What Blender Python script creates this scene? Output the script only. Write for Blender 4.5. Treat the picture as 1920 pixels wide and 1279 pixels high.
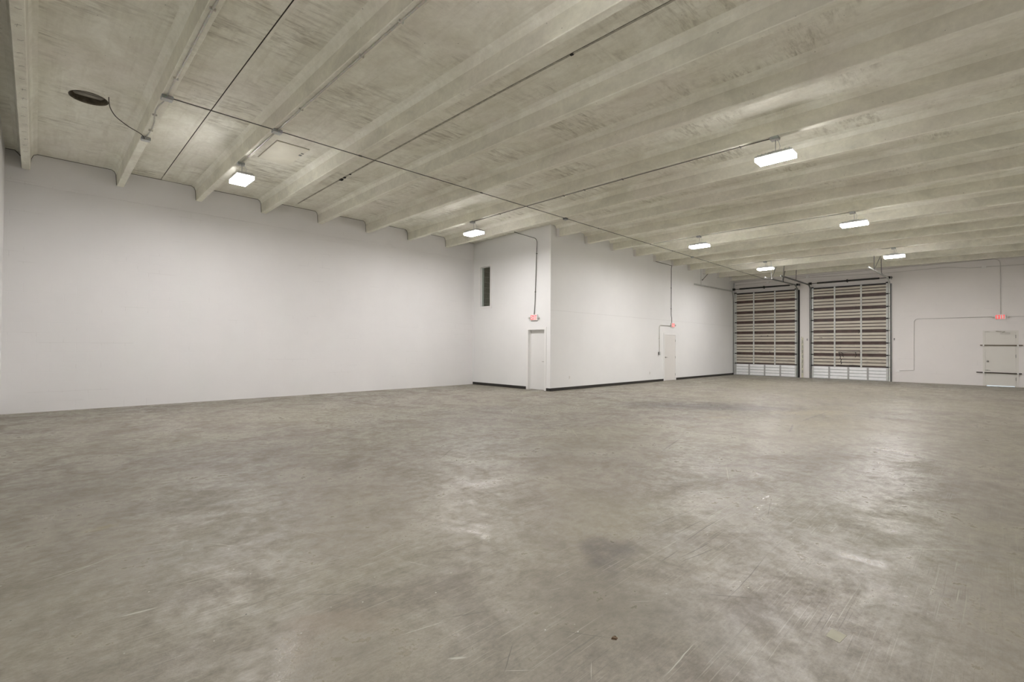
import bpy, bmesh, math, random
from mathutils import Vector, Matrix
random.seed(7)
C = bpy.context.scene.collection
scn = bpy.context.scene
for o in list(bpy.data.objects): bpy.data.objects.remove(o)

# ------------------------------------------------------------------ camera
# X runs along the long block wall, Y runs along the ceiling beams, the camera stands at the origin
cd = bpy.data.cameras.new('camera'); cam = bpy.data.objects.new('camera', cd); C.objects.link(cam)
cd.sensor_width = 36.0; cd.lens = 902.96/1920*36; cd.clip_start = 0.05; cd.clip_end = 200
Rv = Vector((0.71111992, -0.7030359, 0.00699942)); Uv = Vector((-0.01355443, -0.00375527, 0.99990108)); Fv = Vector((0.70294007, 0.71114445, 0.0121997))
M = Matrix.Identity(4)
for i in range(3):
    M[i][0] = Rv[i]; M[i][1] = Uv[i]; M[i][2] = -Fv[i]
M.translation = Vector((0, 0, 1.4))
cam.matrix_world = M
scn.camera = cam

# ------------------------------------------------------------------ world, exposure
w = bpy.data.worlds.new('world'); scn.world = w; w.use_nodes = True
w.node_tree.nodes['Background'].inputs[0].default_value = (0.75, 0.88, 1.0, 1)
w.node_tree.nodes['Background'].inputs[1].default_value = 1.6
scn.view_settings.view_transform = 'Standard'; scn.view_settings.look = 'None'
scn.view_settings.gamma = 1; scn.view_settings.use_curve_mapping = False
scn.view_settings.exposure = 1.07
LAMP = 148.0         # emission of the LED panels
SIDE = 27.0          # emission of the side ring added around them to brighten the ceiling

# ------------------------------------------------------------------ dimensions
YA, YC, XB, XD, XL, YR = 13.799, 10.011, 11.606, 26.61, -0.485, -1.45
B = [-0.2535,1.2323,2.737,4.2235,5.7368,7.233,8.7338,10.2896,11.8735,13.3855,14.9259,16.506,18.0437,19.6009,21.171,22.7637,24.4042,26.0182]
SW = 0.124; SD = 0.345
def zs(y):
    t = YA-y
    return 4.9185+0.0172*t-0.0012*t*t
def zd(y): return zs(y)+SD
BX = [b+SW/2 for b in B]

# ------------------------------------------------------------------ node helpers
class NT:
    def __init__(s, name):
        s.m = bpy.data.materials.new(name); s.m.use_nodes = True
        s.t = s.m.node_tree; s.b = s.t.nodes['Principled BSDF']; s.out = s.t.nodes['Material Output']
        s._pos = None
    def n(s, typ, **kw):
        nd = s.t.nodes.new(typ)
        for k, v in kw.items():
            if k.startswith('i_'):
                k2 = k[2:]; k2 = int(k2) if k2.isdigit() else k2.replace('_', ' ')
                if isinstance(v, bpy.types.NodeSocket): s.t.links.new(v, nd.inputs[k2])
                else: nd.inputs[k2].default_value = v
            else: setattr(nd, k, v)
        return nd
    def pos(s):
        if s._pos is None: s._pos = s.n('ShaderNodeNewGeometry').outputs['Position']
        return s._pos
    def map(s, scale=(1,1,1), rot=(0,0,0), loc=(0,0,0), src=None):
        return s.n('ShaderNodeMapping', i_0=src or s.pos(), i_1=loc, i_2=rot, i_3=scale).outputs[0]
    def noise(s, vec, scale, detail=4, rough=.55, dist=0):
        return s.n('ShaderNodeTexNoise', i_Vector=vec, i_Scale=scale, i_Detail=detail, i_Roughness=rough, i_Distortion=dist).outputs['Fac']
    def ramp(s, fac, a, b, lo=0., hi=1.):
        return s.n('ShaderNodeMapRange', i_0=fac, i_1=a, i_2=b, i_3=lo, i_4=hi).outputs[0]
    def math(s, op, a, b=0.0, clamp=False):
        return s.n('ShaderNodeMath', operation=op, i_0=a, i_1=b, use_clamp=clamp).outputs[0]
    def mix(s, fac, a, b, mode='MIX'):
        nd = s.n('ShaderNodeMix', data_type='RGBA', blend_type=mode)
        for i, v in ((0, fac), (6, a), (7, b)):
            if isinstance(v, bpy.types.NodeSocket): s.t.links.new(v, nd.inputs[i])
            else: nd.inputs[i].default_value = (tuple(v)+(1,)) if isinstance(v, (tuple, list)) and len(v) == 3 else v
        return nd.outputs[2]
    def set(s, **kw):
        for k, v in kw.items():
            k = k.replace('_', ' ')
            if isinstance(v, bpy.types.NodeSocket): s.t.links.new(v, s.b.inputs[k])
            else: s.b.inputs[k].default_value = (tuple(v)+(1,)) if isinstance(v, tuple) and len(v) == 3 else v
        return s
    def bump(s, h, strength=.2, dist=.01):
        nd = s.n('ShaderNodeBump', i_Strength=strength, i_Distance=dist)
        s.t.links.new(h, nd.inputs['Height']); s.t.links.new(nd.outputs[0], s.b.inputs['Normal'])

def simple(name, col, rough=.5, metal=0., var=.08, scale=9.):
    s = NT(name)
    f = s.noise(s.pos(), scale, 3)
    d = tuple(c*(1-var) for c in col); l = tuple(min(1, c*(1+var)) for c in col)
    s.set(Base_Color=s.mix(s.ramp(f, .3, .7), d, l), Roughness=rough, Metallic=metal)
    return s.m

# ------------------------------------------------------------------ materials
def mat_floor():
    s = NT('worn_concrete_floor'); P = s.map(scale=(1,1,0))
    big = s.noise(P, .33, 4, .6, .6); mid = s.noise(P, 1.5, 7, .65, .8); fine = s.noise(P, 9, 8, .72, .3); grain = s.noise(P, 75, 4, .7)
    col = s.mix(s.ramp(mid, .33, .68), (.31,.28,.245), (.45,.42,.375))
    col = s.mix(s.ramp(big, .42, .6), col, (.392,.376,.312), 'MIX') if False else s.mix(s.math('MULTIPLY', s.ramp(big, .4, .62), .6), col, (.395,.376,.305))
    gp = s.noise(s.map(loc=(31,7,0), scale=(1,1,0)), .8, 6, .6, 1.)
    col = s.mix(s.math('MULTIPLY', s.ramp(gp, .5, .72), .45), col, (.29,.262,.245))
    # smears: trowel and traffic streaks in two directions
    for ang, sx, sy, lo, hi, amt, c in ((.15,.5,5.,.56,.75,.5,(.27,.25,.21)), (.95,.7,7.,.57,.76,.4,(.48,.455,.41)), (-.5,.6,6.,.58,.78,.4,(.26,.235,.21))):
        f = s.noise(s.map(rot=(0,0,ang), scale=(sx,sy,0)), 1.3, 6, .66, .5)
        col = s.mix(s.math('MULTIPLY', s.ramp(f, lo, hi), amt), col, c)
    col = s.mix(s.ramp(fine, .25, .75, .0, 1), s.mix(1., col, (.80,.80,.80), 'MULTIPLY'), s.mix(1., col, (1.19,1.19,1.19), 'MULTIPLY'))
    col = s.mix(s.ramp(grain, .3, .7, .0, .3), col, s.mix(1., col, (.8,.79,.77), 'MULTIPLY'))
    g2 = s.noise(s.map(rot=(0,0,.4), scale=(1,2.2,0)), 24, 5, .75)
    col = s.mix(s.ramp(g2, .36, .64), s.mix(1., col, (.87,.87,.86), 'MULTIPLY'), s.mix(1., col, (1.11,1.11,1.11), 'MULTIPLY'))
    # stains with a place and an outline of their own
    wob = s.n('ShaderNodeVectorMath', operation='MULTIPLY_ADD', i_0=s.n('ShaderNodeTexNoise', i_Vector=P, i_Scale=1.8, i_Detail=6).outputs['Color'], i_1=(1.1,1.1,0), i_2=P).outputs[0]
    wob = s.n('ShaderNodeVectorMath', operation='SUBTRACT', i_0=wob, i_1=(.55,.55,0)).outputs[0]
    grit = s.ramp(s.noise(P, 5, 7, .7), .35, .6, .35, 1)
    for (x, y, rx, ry, ang, amt, c) in ((11.35,5.3,1.7,.8,-.85,1.,(.17,.152,.145)), (11.9,4.0,1.6,.45,-.9,.65,(.2,.18,.172)),
            (2.70,1.78,.2,.16,.3,1.,(.17,.15,.145)), (3.15,1.72,.5,.18,.1,.35,(.25,.23,.215)), (2.30,1.55,.55,.3,.6,.45,(.235,.215,.18)),
            (2.72,1.0,.4,.24,-.4,.4,(.24,.22,.19)), (6.38,5.64,.25,.14,.5,.65,(.25,.235,.215)), (2.56,2.58,.35,.2,.8,.2,(.30,.275,.24)),
            (5.1,4.6,1.6,.4,-.6,.35,(.28,.26,.225)), (1.0,3.9,.9,.3,.3,.3,(.27,.25,.22)), (2.45,2.95,.5,.2,.6,.3,(.30,.27,.22)), (1.75,2.2,.5,.25,.7,.35,(.26,.235,.21)), (6.9,8.1,2.2,.5,-.3,.28,(.27,.25,.22)),
            (3.65,.1,.07,.05,0,.7,(.24,.22,.19)), (12.2,2.9,.9,.5,-.6,.45,(.62,.56,.42)), (10.8,2.0,1.6,.8,-.7,.35,(.50,.44,.33)), (9.8,4.0,.5,.2,-.7,.4,(.55,.47,.34)),
            (8.6,2.7,3.2,1.6,-.6,.35,(.46,.43,.36)), (1.1,2.42,.22,.12,.5,.35,(.40,.33,.27)), (.35,4.7,.15,.07,.4,.5,(.46,.41,.28)), (.0,3.55,.5,.25,.4,.35,(.50,.48,.42)), (20.,5.,3.5,2.5,0,.35,(.46,.435,.39))):
        q = s.n('ShaderNodeMapping', vector_type='TEXTURE', i_0=wob, i_1=(x,y,0), i_2=(0,0,ang), i_3=(rx,ry,1)).outputs[0]
        r = s.n('ShaderNodeVectorMath', operation='LENGTH', i_0=q).outputs['Value']
        f = s.math('MULTIPLY', s.ramp(r, 1.3, .45), s.math('MULTIPLY', grit, min(1.,amt*1.35)))
        col = s.mix(f, col, c)
    # fine scratches: thin streaks, light and dark, in patches
    msk = s.ramp(s.noise(s.map(loc=(3,9,0), scale=(1,1,0)), .9, 3), .42, .62)
    for ang, c, th, amt, off in ((.72,(.66,.64,.58),.675,.7,0), (.45,(.64,.62,.56),.68,.65,5), (1.1,(.62,.60,.54),.68,.6,3), (.1,(.17,.155,.14),.675,.6,8), (-.35,(.18,.165,.15),.675,.6,11), (1.35,(.18,.165,.15),.68,.6,17)):
        f = s.noise(s.map(rot=(0,0,ang), scale=(1.3,110,0), loc=(off,off,0)), 1.0, 2, .55, .0)
        f2 = s.ramp(f, th-.015, th+.02)
        col = s.mix(s.math('MULTIPLY', s.math('MULTIPLY', f2, amt), msk), col, c)
    # pock marks and paint specks
    for sc, c, th, off in ((7,(.72,.70,.65),.028,0), (5,(.10,.09,.08),.028,4), (3.1,(.75,.73,.68),.02,9)):
        v = s.n('ShaderNodeTexVoronoi', i_Vector=s.map(loc=(off,off*2,0), scale=(1,1,0)), i_Scale=sc, i_Randomness=1.).outputs['Distance']
        col = s.mix(s.ramp(v, th*sc*.22, th*sc*.12), col, c)
    # individual long marks
    wob2 = s.n('ShaderNodeVectorMath', operation='MULTIPLY_ADD', i_0=s.n('ShaderNodeTexNoise', i_Vector=P, i_Scale=3., i_Detail=3).outputs['Color'], i_1=(.03,.03,0), i_2=P).outputs[0]
    light = [((.86,3.95),(1.02,3.72),.003),((1.18,3.1),(1.42,3.02),.003),((1.55,2.9),(1.95,2.98),.003),((1.72,2.75),(1.80,2.55),.002),((.62,3.35),(.95,3.3),.003),((1.25,2.05),(1.52,1.98),.003),((5.2,2.0),(5.9,2.3),.006),((1.45,3.7),(1.55,3.45),.003),
             ((.0,3.974),(.345,4.074),.005),((.345,4.074),(.712,3.976),.005),((.322,3.18),(.481,3.154),.011),((2.117,1.822),(2.201,1.792),.002),
             ((2.336,1.45),(2.45,1.35),.002),((1.674,1.203),(1.78,1.28),.0018),((2.24,1.019),(1.918,1.007),.0035),((.692,4.506),(.766,4.543),.005),((1.333,1.743),(1.40,1.69),.010),((4.287,.571),(4.848,-.064),.004),
             ((.04,3.9),(.62,4.28),.004),((6.6,5.2),(5.9,4.5),.006),((.32,4.3),(.8,4.05),.003),((1.45,1.52),(1.56,1.42),.002)]
    dark = [((1.9,2.75),(2.25,2.5),.004),((4.4,4.6),(5.3,4.3),.012),((3.6,4.9),(4.1,5.3),.008),((1.35,3.3),(1.5,3.0),.003),((6.0,3.2),(7.2,3.5),.012),((2.9,3.6),(3.3,3.3),.005),((1.05,2.8),(1.3,2.55),.003),
            ((8.6,1.62),(7.9,.16),.018),((8.931,2.459),(10.06,2.707),.022),((10.06,2.707),(12.9,2.682),.02),((3.054,1.503),(3.507,1.47),.006),((3.0,1.47),(3.45,1.40),.005),
            ((2.9,1.56),(3.2,1.57),.005),((4.05,1.62),(3.3,1.60),.006),((3.95,1.7),(3.4,1.72),.005),((3.559,1.11),(2.719,1.066),.003),((7.5,8.1),(5.58,10.2),.02),((2.72,1.2),(2.9,.95),.004),((1.74,1.9),(1.5,2.02),.003),
            ((3.2,1.95),(4.3,1.85),.004),((1.62,1.62),(1.44,1.50),.003),((5.6,9.4),(6.4,9.3),.02),((4.9,1.5),(4.3,1.35),.004),((2.0,1.3),(1.85,1.55),.003)]
    for lst, c, amt in ((light,(.68,.66,.60),.8),(dark,(.15,.135,.12),.7)):
        acc = None
        for a, b, wd in lst:
            # each mark is a long thin ellipse: translate, turn and scale the position in one mapping
            L_ = math.hypot(b[0]-a[0], b[1]-a[1])/2*1.08
            q = s.n('ShaderNodeMapping', vector_type='TEXTURE', i_0=wob2, i_1=((a[0]+b[0])/2+.015,(a[1]+b[1])/2+.015,0), i_2=(0,0,math.atan2(b[1]-a[1],b[0]-a[0])), i_3=(L_,wd,1)).outputs[0]
            d = s.n('ShaderNodeVectorMath', operation='LENGTH', i_0=q).outputs['Value']
            acc = d if acc is None else s.math('MINIMUM', acc, d)
        col = s.mix(s.math('MULTIPLY', s.ramp(acc, 1., .55), amt), col, c)
    col = s.mix(1., col, (.64,.633,.578), 'MULTIPLY')
    rough = s.ramp(s.math('ADD', s.math('MULTIPLY', mid, .5), s.math('MULTIPLY', fine, .5)), .40, .60, .66, .27)
    s.set(Base_Color=col, Roughness=rough, Specular_IOR_Level=.36)
    s.bump(s.math('ADD', fine, s.math('MULTIPLY', grain, .4)), .35, .006)
    return s.m

def mat_ceiling(name, streak=1., base=(.94,.925,.795), dk=(.46,.43,.34)):
    s = NT(name); P = s.pos()
    big = s.noise(P, .5, 4, .6, .5); mid = s.noise(s.map(scale=(1,.6,1)), 2.2, 6, .65, .6); fine = s.noise(P, 14, 6, .7)
    lt = tuple(min(1, c*1.13) for c in base); ml = tuple(c*.9 for c in base)
    col = s.mix(s.ramp(mid, .35, .65), ml, lt)
    col = s.mix(s.math('MULTIPLY', s.ramp(big, .45, .65), .35), col, (.87,.81,.75))
    # dark form release smears running across the slab
    f = s.noise(s.map(rot=(0,0,-.25), scale=(1.6,8,1)), 1.6, 7, .7, .4); pm = s.ramp(s.noise(P, .9, 4), .46, .62)
    nz = s.n('ShaderNodeSeparateXYZ', i_0=s.n('ShaderNodeNewGeometry').outputs['True Normal']).outputs[2]
    flat = s.ramp(s.math('ABSOLUTE', nz), .97, .995)
    col = s.mix(s.math('MULTIPLY', s.math('MULTIPLY', s.math('MULTIPLY', s.ramp(f, .46, .66), pm), flat), .8*streak), col, dk)
    f = s.noise(s.map(scale=(9,.7,1)), 1.2, 5, .6, .3)
    col = s.mix(s.math('MULTIPLY', s.ramp(f, .52, .75), .3*streak), col, tuple(c*1.3 for c in dk))
    v = s.n('ShaderNodeTexVoronoi', i_Vector=P, i_Scale=6, i_Randomness=1.).outputs['Distance']
    col = s.mix(s.math('MULTIPLY', s.ramp(v, .05, .03), .6), col, (.16,.145,.11))
    col = s.mix(s.ramp(fine, .3, .7), s.mix(1., col, (.9,.9,.89), 'MULTIPLY'), col)
    s.set(Base_Color=col, Roughness=.85, Specular_IOR_Level=.25)
    s.bump(s.math('ADD', mid, fine), .3, .006)
    return s

def mat_beam(name='precast_beam_concrete', col=(.79,.775,.665)):
    s = mat_ceiling(name, .3, col)
    # paint overspray where the stems run into the painted partition wall
    sep = s.n('ShaderNodeSeparateXYZ', i_0=s.pos())
    n = s.noise(s.pos(), 9, 4)
    y = s.math('ADD', sep.outputs[1], s.math('MULTIPLY', n, .08))
    m = s.math('MULTIPLY', s.ramp(y, YC-.10, YC-.06), s.ramp(sep.outputs[0], 11.6, 11.7))
    old = s.b.inputs['Base Color'].links[0].from_socket
    s.set(Base_Color=s.mix(m, old, (.74,.72,.685)))
    # small rust spots and nail holes along the soffit
    return s.m

def mat_paint(name, col=(.79,.78,.765), block=False, axis='X', rough=.55):
    s = NT(name); P = s.pos()
    f = s.noise(P, .7, 4, .6); g = s.noise(P, 30, 4, .6)
    c = s.mix(s.ramp(f, .35, .65), tuple(k*.965 for k in col), col)
    h = s.math('MULTIPLY', g, .25)
    if block:
        sep = s.n('ShaderNodeSeparateXYZ', i_0=P)
        v = s.n('ShaderNodeCombineXYZ', i_0=sep.outputs[0 if axis == 'X' else 1], i_1=sep.outputs[2], i_2=0.).outputs[0]
        br = s.n('ShaderNodeTexBrick', i_Vector=v, i_Scale=1., i_Mortar_Size=.006, i_Mortar_Smooth=.6, i_Brick_Width=.406, i_Row_Height=.203)
        pat = s.ramp(s.noise(s.map(loc=(4,2,1), scale=(.6,.6,2.4)), .9, 4), .46, .64)
        j = s.math('MULTIPLY', br.outputs['Fac'], pat)
        h = s.math('SUBTRACT', h, j)
        # short hairline cracks along some of the joints
        br2 = s.n('ShaderNodeTexBrick', i_Vector=v, i_Scale=1., i_Mortar_Size=.0022, i_Mortar_Smooth=.1, i_Brick_Width=.406, i_Row_Height=.203)
        k = s.ramp(s.noise(s.map(loc=(1,5,2), scale=(.9,.9,4.)), 1., 3), .60, .64)
        c = s.mix(s.math('MULTIPLY', s.math('MULTIPLY', br2.outputs['Fac'], k), .38), c, (.42,.40,.37))
    s.set(Base_Color=c, Roughness=rough, Specular_IOR_Level=.35)
    s.bump(h, .18 if not block else .3, .004)
    return s.m

def mat_block():
    s = NT('bare_concrete_block'); sep = s.n('ShaderNodeSeparateXYZ', i_0=s.pos())
    v = s.n('ShaderNodeCombineXYZ', i_0=sep.outputs[0], i_1=sep.outputs[2], i_2=0.).outputs[0]
    br = s.n('ShaderNodeTexBrick', i_Vector=v, i_Color1=(.36,.33,.27,1), i_Color2=(.28,.255,.205,1), i_Mortar=(.50,.47,.40,1), i_Scale=1., i_Mortar_Size=.012, i_Mortar_Smooth=.2, i_Brick_Width=.406, i_Row_Height=.203)
    f = s.noise(s.pos(), 12, 5, .7)
    s.set(Base_Color=s.mix(s.ramp(f, .3, .7, 0, .4), br.outputs['Color'], (.2,.18,.14)), Roughness=.95)
    s.bump(s.math('SUBTRACT', f, br.outputs['Fac']), .5, .01)
    return s.m

def mat_emit(name, col, st):
    s = NT(name); s.set(Base_Color=(.8,.8,.8), Emission_Color=col, Emission_Strength=st); return s.m

def mat_tan():
    s = NT('tan_painted_steel'); P = s.pos()
    f = s.noise(s.map(scale=(1,.6,3)), 2.5, 5, .65); d = s.noise(s.map(scale=(1,1.3,6), loc=(0,3,0)), 2.2, 6, .7, .4)
    sep = s.n('ShaderNodeSeparateXYZ', i_0=P)
    low = s.ramp(sep.outputs[2], 2.4, .7, .15, 1)
    c = s.mix(s.ramp(f, .35, .65), (.55,.50,.42), (.62,.585,.49))
    c = s.mix(s.math('MULTIPLY', s.ramp(d, .52, .72), s.math('MULTIPLY', low, .75)), c, (.24,.205,.16))
    s.set(Base_Color=c, Roughness=.45, Metallic=0.); return s.m

def mat_galv(name='galvanised_steel', col=(.50,.51,.50), rough=.45, metal=.55):
    s = NT(name); v = s.n('ShaderNodeTexVoronoi', i_Vector=s.pos(), i_Scale=60).outputs['Color']
    f = s.noise(s.pos(), 6, 4)
    c = s.mix(.12, col, v, 'OVERLAY'); c = s.mix(s.ramp(f, .4, .7, 0, .5), c, tuple(k*.65 for k in col))
    s.set(Base_Color=c, Roughness=rough, Metallic=metal); return s.m

def mat_glass():
    s = NT('window_glass'); t = s.t
    tr = s.n('ShaderNodeBsdfTransparent', i_0=(.86,.9,.88,1)); gl = s.n('ShaderNodeBsdfGlossy', i_Roughness=.02)
    mx = s.n('ShaderNodeMixShader', i_0=.05)
    t.links.new(tr.outputs[0], mx.inputs[1]); t.links.new(gl.outputs[0], mx.inputs[2])
    t.links.new(mx.outputs[0], s.out.inputs[0]); return s.m

FLOOR = mat_floor()
CEIL = mat_ceiling('precast_deck_concrete').m
BEAM = mat_beam()
SOFFIT = mat_beam('pale_soffit', (.93,.91,.78))
PBLK = mat_paint('white_painted_block', block=True)
PBLKY = mat_paint('white_painted_block_far', (.83,.80,.77), block=True, axis='Y')
PAINT = mat_paint('white_wall_paint', (.83,.83,.81))
TRIMW = mat_paint('white_trim_paint', (.84,.835,.81), rough=.35)
DOORW = mat_paint('white_door_paint', (.80,.795,.77), rough=.4)
DOORC = mat_paint('cream_door_paint', (.76,.74,.68), rough=.4)
DOORN = mat_paint('offwhite_door_paint', (.76,.74,.70), rough=.4)
BLOCK = mat_block()
GLASS = mat_glass()
BLACKV = simple('black_vinyl', (.022,.020,.016), .45)
CRACK = simple('dark_joint', (.035,.03,.022), .9)
MIDJ = simple('filled_joint_edge', (.20,.185,.15), .9)
SEAL = simple('joint_sealant', (.46,.445,.37), .9, var=.25, scale=12)
BARK = simple('dark_stained_bar', (.045,.03,.022), .5, var=.3)
BARO = simple('olive_brown_bar', (.17,.135,.085), .5, var=.2)
GALV = mat_galv(col=(.62,.63,.60), metal=.15)
GALVD = mat_galv('dull_dark_galvanised', (.27,.275,.26), .5, .5)
EMT = mat_galv('conduit_steel', (.60,.585,.52), .4, .25)
EMTM = mat_galv('mid_grey_conduit', (.30,.29,.26), .5, .4)
EMTD = mat_galv('weathered_conduit', (.13,.125,.11), .55, .4)
BOXG = mat_galv('junction_box_steel', (.40,.42,.42), .45, .5)
BOXD = mat_galv('junction_box_dark', (.17,.18,.175), .5, .4)
BLACKM = simple('black_steel', (.015,.014,.013), .5)
BROWN = simple('brown_painted_steel', (.075,.045,.036), .5, var=.3, scale=4)
TAN = mat_tan()
WSEC = simple('white_aluminium_section', (.92,.93,.93), .4, var=.03)
GREYP = simple('grey_steel_stile', (.42,.42,.41), .45, .3)
PLASW = simple('white_plastic', (.82,.81,.78), .35, var=.02)
PLASG = simple('beige_plastic', (.62,.60,.55), .4, var=.03)
CHROME = simple('satin_chrome', (.42,.40,.37), .3, .9, var=.05)
PAINTC = simple('paint_covered_conduit', (.64,.62,.585), .5, var=.04)
LEDH = simple('fixture_housing', (.55,.55,.54), .4, .2)
LED = mat_emit('led_panel', (1.,.965,.985,1), LAMP)
LEDS = mat_emit('led_side_fill', (1.,.965,.985,1), SIDE)
REDL = mat_emit('exit_red_letters', (1.,.05,.04,1), .5); REDL.node_tree.nodes['Principled BSDF'].inputs['Base Color'].default_value = (.5,.02,.02,1)
FACE = mat_emit('exit_sign_face', (1.,.5,.46,1), .05)
DUCT = simple('dusty_duct_metal', (.10,.085,.06), .7, .2, var=.5, scale=14)
DUCTI = simple('duct_blade', (.34,.32,.27), .6, .2, var=.2)
CABLE = simple('brown_cable', (.045,.035,.022), .6)
HATCH = simple('hatch_board', (.84,.82,.70), .8, var=.05, scale=3)
PAPER = simple('buff_paper_tape', (.355,.345,.265), .8, var=.04)
RUST = simple('rusty_metal_scrap', (.12,.075,.035), .7, var=.4, scale=60)
SCRAPW = simple('white_paper_scrap', (.80,.79,.74), .8, var=.04)
PALEW = simple('scuffed_cream_steel', (.60,.58,.44), .5, var=.25, scale=6)
ASPH = simple('outside_concrete_pad', (.5,.5,.48), .9)

# ------------------------------------------------------------------ mesh helpers
class MB:
    def __init__(s): s.v = []; s.f = []; s.mi = []; s.m = 0; s.sm = []; s.smooth = False
    def add(s, vs, fs):
        o = len(s.v); s.v += [Vector(p) for p in vs]
        for f in fs: s.f.append([o+i for i in f]); s.mi.append(s.m); s.sm.append(s.smooth)
        return s
    def box(s, x0, x1, y0, y1, z0, z1):
        return s.add([(x0,y0,z0),(x1,y0,z0),(x1,y1,z0),(x0,y1,z0),(x0,y0,z1),(x1,y0,z1),(x1,y1,z1),(x0,y1,z1)],
                     [(0,3,2,1),(4,5,6,7),(0,1,5,4),(1,2,6,5),(2,3,7,6),(3,0,4,7)])
    def cbox(s, c, d, b=0.0, rot=None):
        if b <= 0 and rot is None:
            return s.box(c[0]-d[0]/2,c[0]+d[0]/2,c[1]-d[1]/2,c[1]+d[1]/2,c[2]-d[2]/2,c[2]+d[2]/2)
        bm = bmesh.new(); bmesh.ops.create_cube(bm, size=1); bmesh.ops.scale(bm, vec=d, verts=bm.verts)
        if b > 0: bmesh.ops.bevel(bm, geom=bm.edges[:], offset=b, segments=2, affect='EDGES')
        if rot is not None: bmesh.ops.rotate(bm, matrix=rot, verts=bm.verts)
        bmesh.ops.translate(bm, vec=c, verts=bm.verts); bm.verts.index_update()
        s.add([v.co.copy() for v in bm.verts], [[v.index for v in f.verts] for f in bm.faces]); bm.free(); return s
    def tube(s, pts, r, n=8, sm=True, caps=True):
        pts = [Vector(p) for p in pts]; rings = []; o = len(s.v); up = None
        for i, p in enumerate(pts):
            a = pts[max(0,i-1)]; b = pts[min(len(pts)-1,i+1)]; d = (b-a).normalized()
            if up is None: up = Vector((0,0,1)) if abs(d.z) < .9 else Vector((1,0,0))
            x = d.cross(up).normalized(); up = x.cross(d).normalized()
            rr = r[i] if isinstance(r, (list,tuple)) else r
            for k in range(n):
                t = 2*math.pi*k/n; s.v.append(p + x*(math.cos(t)*rr) + up*(math.sin(t)*rr))
        for i in range(len(pts)-1):
            for k in range(n):
                a = o+i*n+k; b = o+i*n+(k+1)%n
                s.f.append([a,b,b+n,a+n]); s.mi.append(s.m); s.sm.append(sm)
        if caps:
            s.f.append([o+k for k in range(n)][::-1]); s.mi.append(s.m); s.sm.append(False)
            e = o+(len(pts)-1)*n; s.f.append([e+k for k in range(n)]); s.mi.append(s.m); s.sm.append(False)
        return s
    def cyl(s, a, b, r, n=16): return s.tube([a,b], r, n)
    def disc_lathe(s, c, axis, prof, n=20):
        # prof: list of (radius, distance along axis)
        ax = Vector(axis).normalized(); x = ax.orthogonal().normalized(); y = ax.cross(x); o = len(s.v)
        for r, d in prof:
            for k in range(n):
                t = 2*math.pi*k/n; s.v.append(Vector(c)+ax*d+x*(r*math.cos(t))+y*(r*math.sin(t)))
        for i in range(len(prof)-1):
            for k in range(n):
                a = o+i*n+k; b = o+i*n+(k+1)%n; s.f.append([a,b,b+n,a+n]); s.mi.append(s.m); s.sm.append(True)
        return s
    def sweep(s, prof, stations, closed=True):
        # prof: [(x,z)], stations: [(y, zoffset)]
        o = len(s.v); n = len(prof)
        for y, dz in stations:
            for x, z in prof: s.v.append(Vector((x,y,z+dz)))
        for i in range(len(stations)-1):
            for k in range(n if closed else n-1):
                a = o+i*n+k; b = o+i*n+(k+1)%n; s.f.append([a,b,b+n,a+n]); s.mi.append(s.m); s.sm.append(False)
        if closed:
            s.f.append([o+k for k in range(n)][::-1]); s.mi.append(s.m); s.sm.append(False)
            e = o+(len(stations)-1)*n; s.f.append([e+k for k in range(n)]); s.mi.append(s.m); s.sm.append(False)
        return s
    def build(s, name, mats, parent=None, loc=(0,0,0)):
        if not isinstance(mats, (list,tuple)): mats = [mats]
        L = Vector(loc)
        me = bpy.data.meshes.new(name); me.from_pydata([tuple(v-L) for v in s.v], [], s.f)
        for m in mats: me.materials.append(m)
        me.polygons.foreach_set('material_index', s.mi); me.polygons.foreach_set('use_smooth', s.sm)
        bm = bmesh.new(); bm.from_mesh(me); bmesh.ops.recalc_face_normals(bm, faces=bm.faces); bm.to_mesh(me); bm.free()
        o = bpy.data.objects.new(name, me); C.objects.link(o)
        if parent is not None: o.parent = parent
        else: o.location = L
        return o
def thing(name, label, cat, loc=(0,0,0), group=None):
    o = bpy.data.objects.new(name, None); C.objects.link(o); o.location = loc; o.empty_display_size = .1
    o['label'] = label; o['category'] = cat
    if group: o['group'] = group
    return o
def tag(o, label, cat, group=None):
    o['label'] = label; o['category'] = cat
    if group: o['group'] = group
    return o
def struct(o): o['kind'] = 'structure'; return o
def dup(root, loc, label=None):
    r = root.copy(); C.objects.link(r); r.location = loc
    if label: r['label'] = label
    for ch in list(root.children):
        c = ch.copy(); C.objects.link(c); c.parent = r
        for g in ch.children:
            d = g.copy(); C.objects.link(d); d.parent = c
    return r
def arc(pts, r=.12, n=6):
    # polyline with rounded corners
    pts = [Vector(p) for p in pts]; out = [pts[0]]
    for i in range(1, len(pts)-1):
        p = pts[i]; a = (pts[i-1]-p); b = (pts[i+1]-p); ra = min(r, a.length*.45, b.length*.45)
        A = p+a.normalized()*ra; Bq = p+b.normalized()*ra
        for k in range(n+1):
            t = k/n; out.append(A*(1-t)**2+p*2*t*(1-t)+Bq*t*t)
    out.append(pts[-1]); return out

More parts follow.
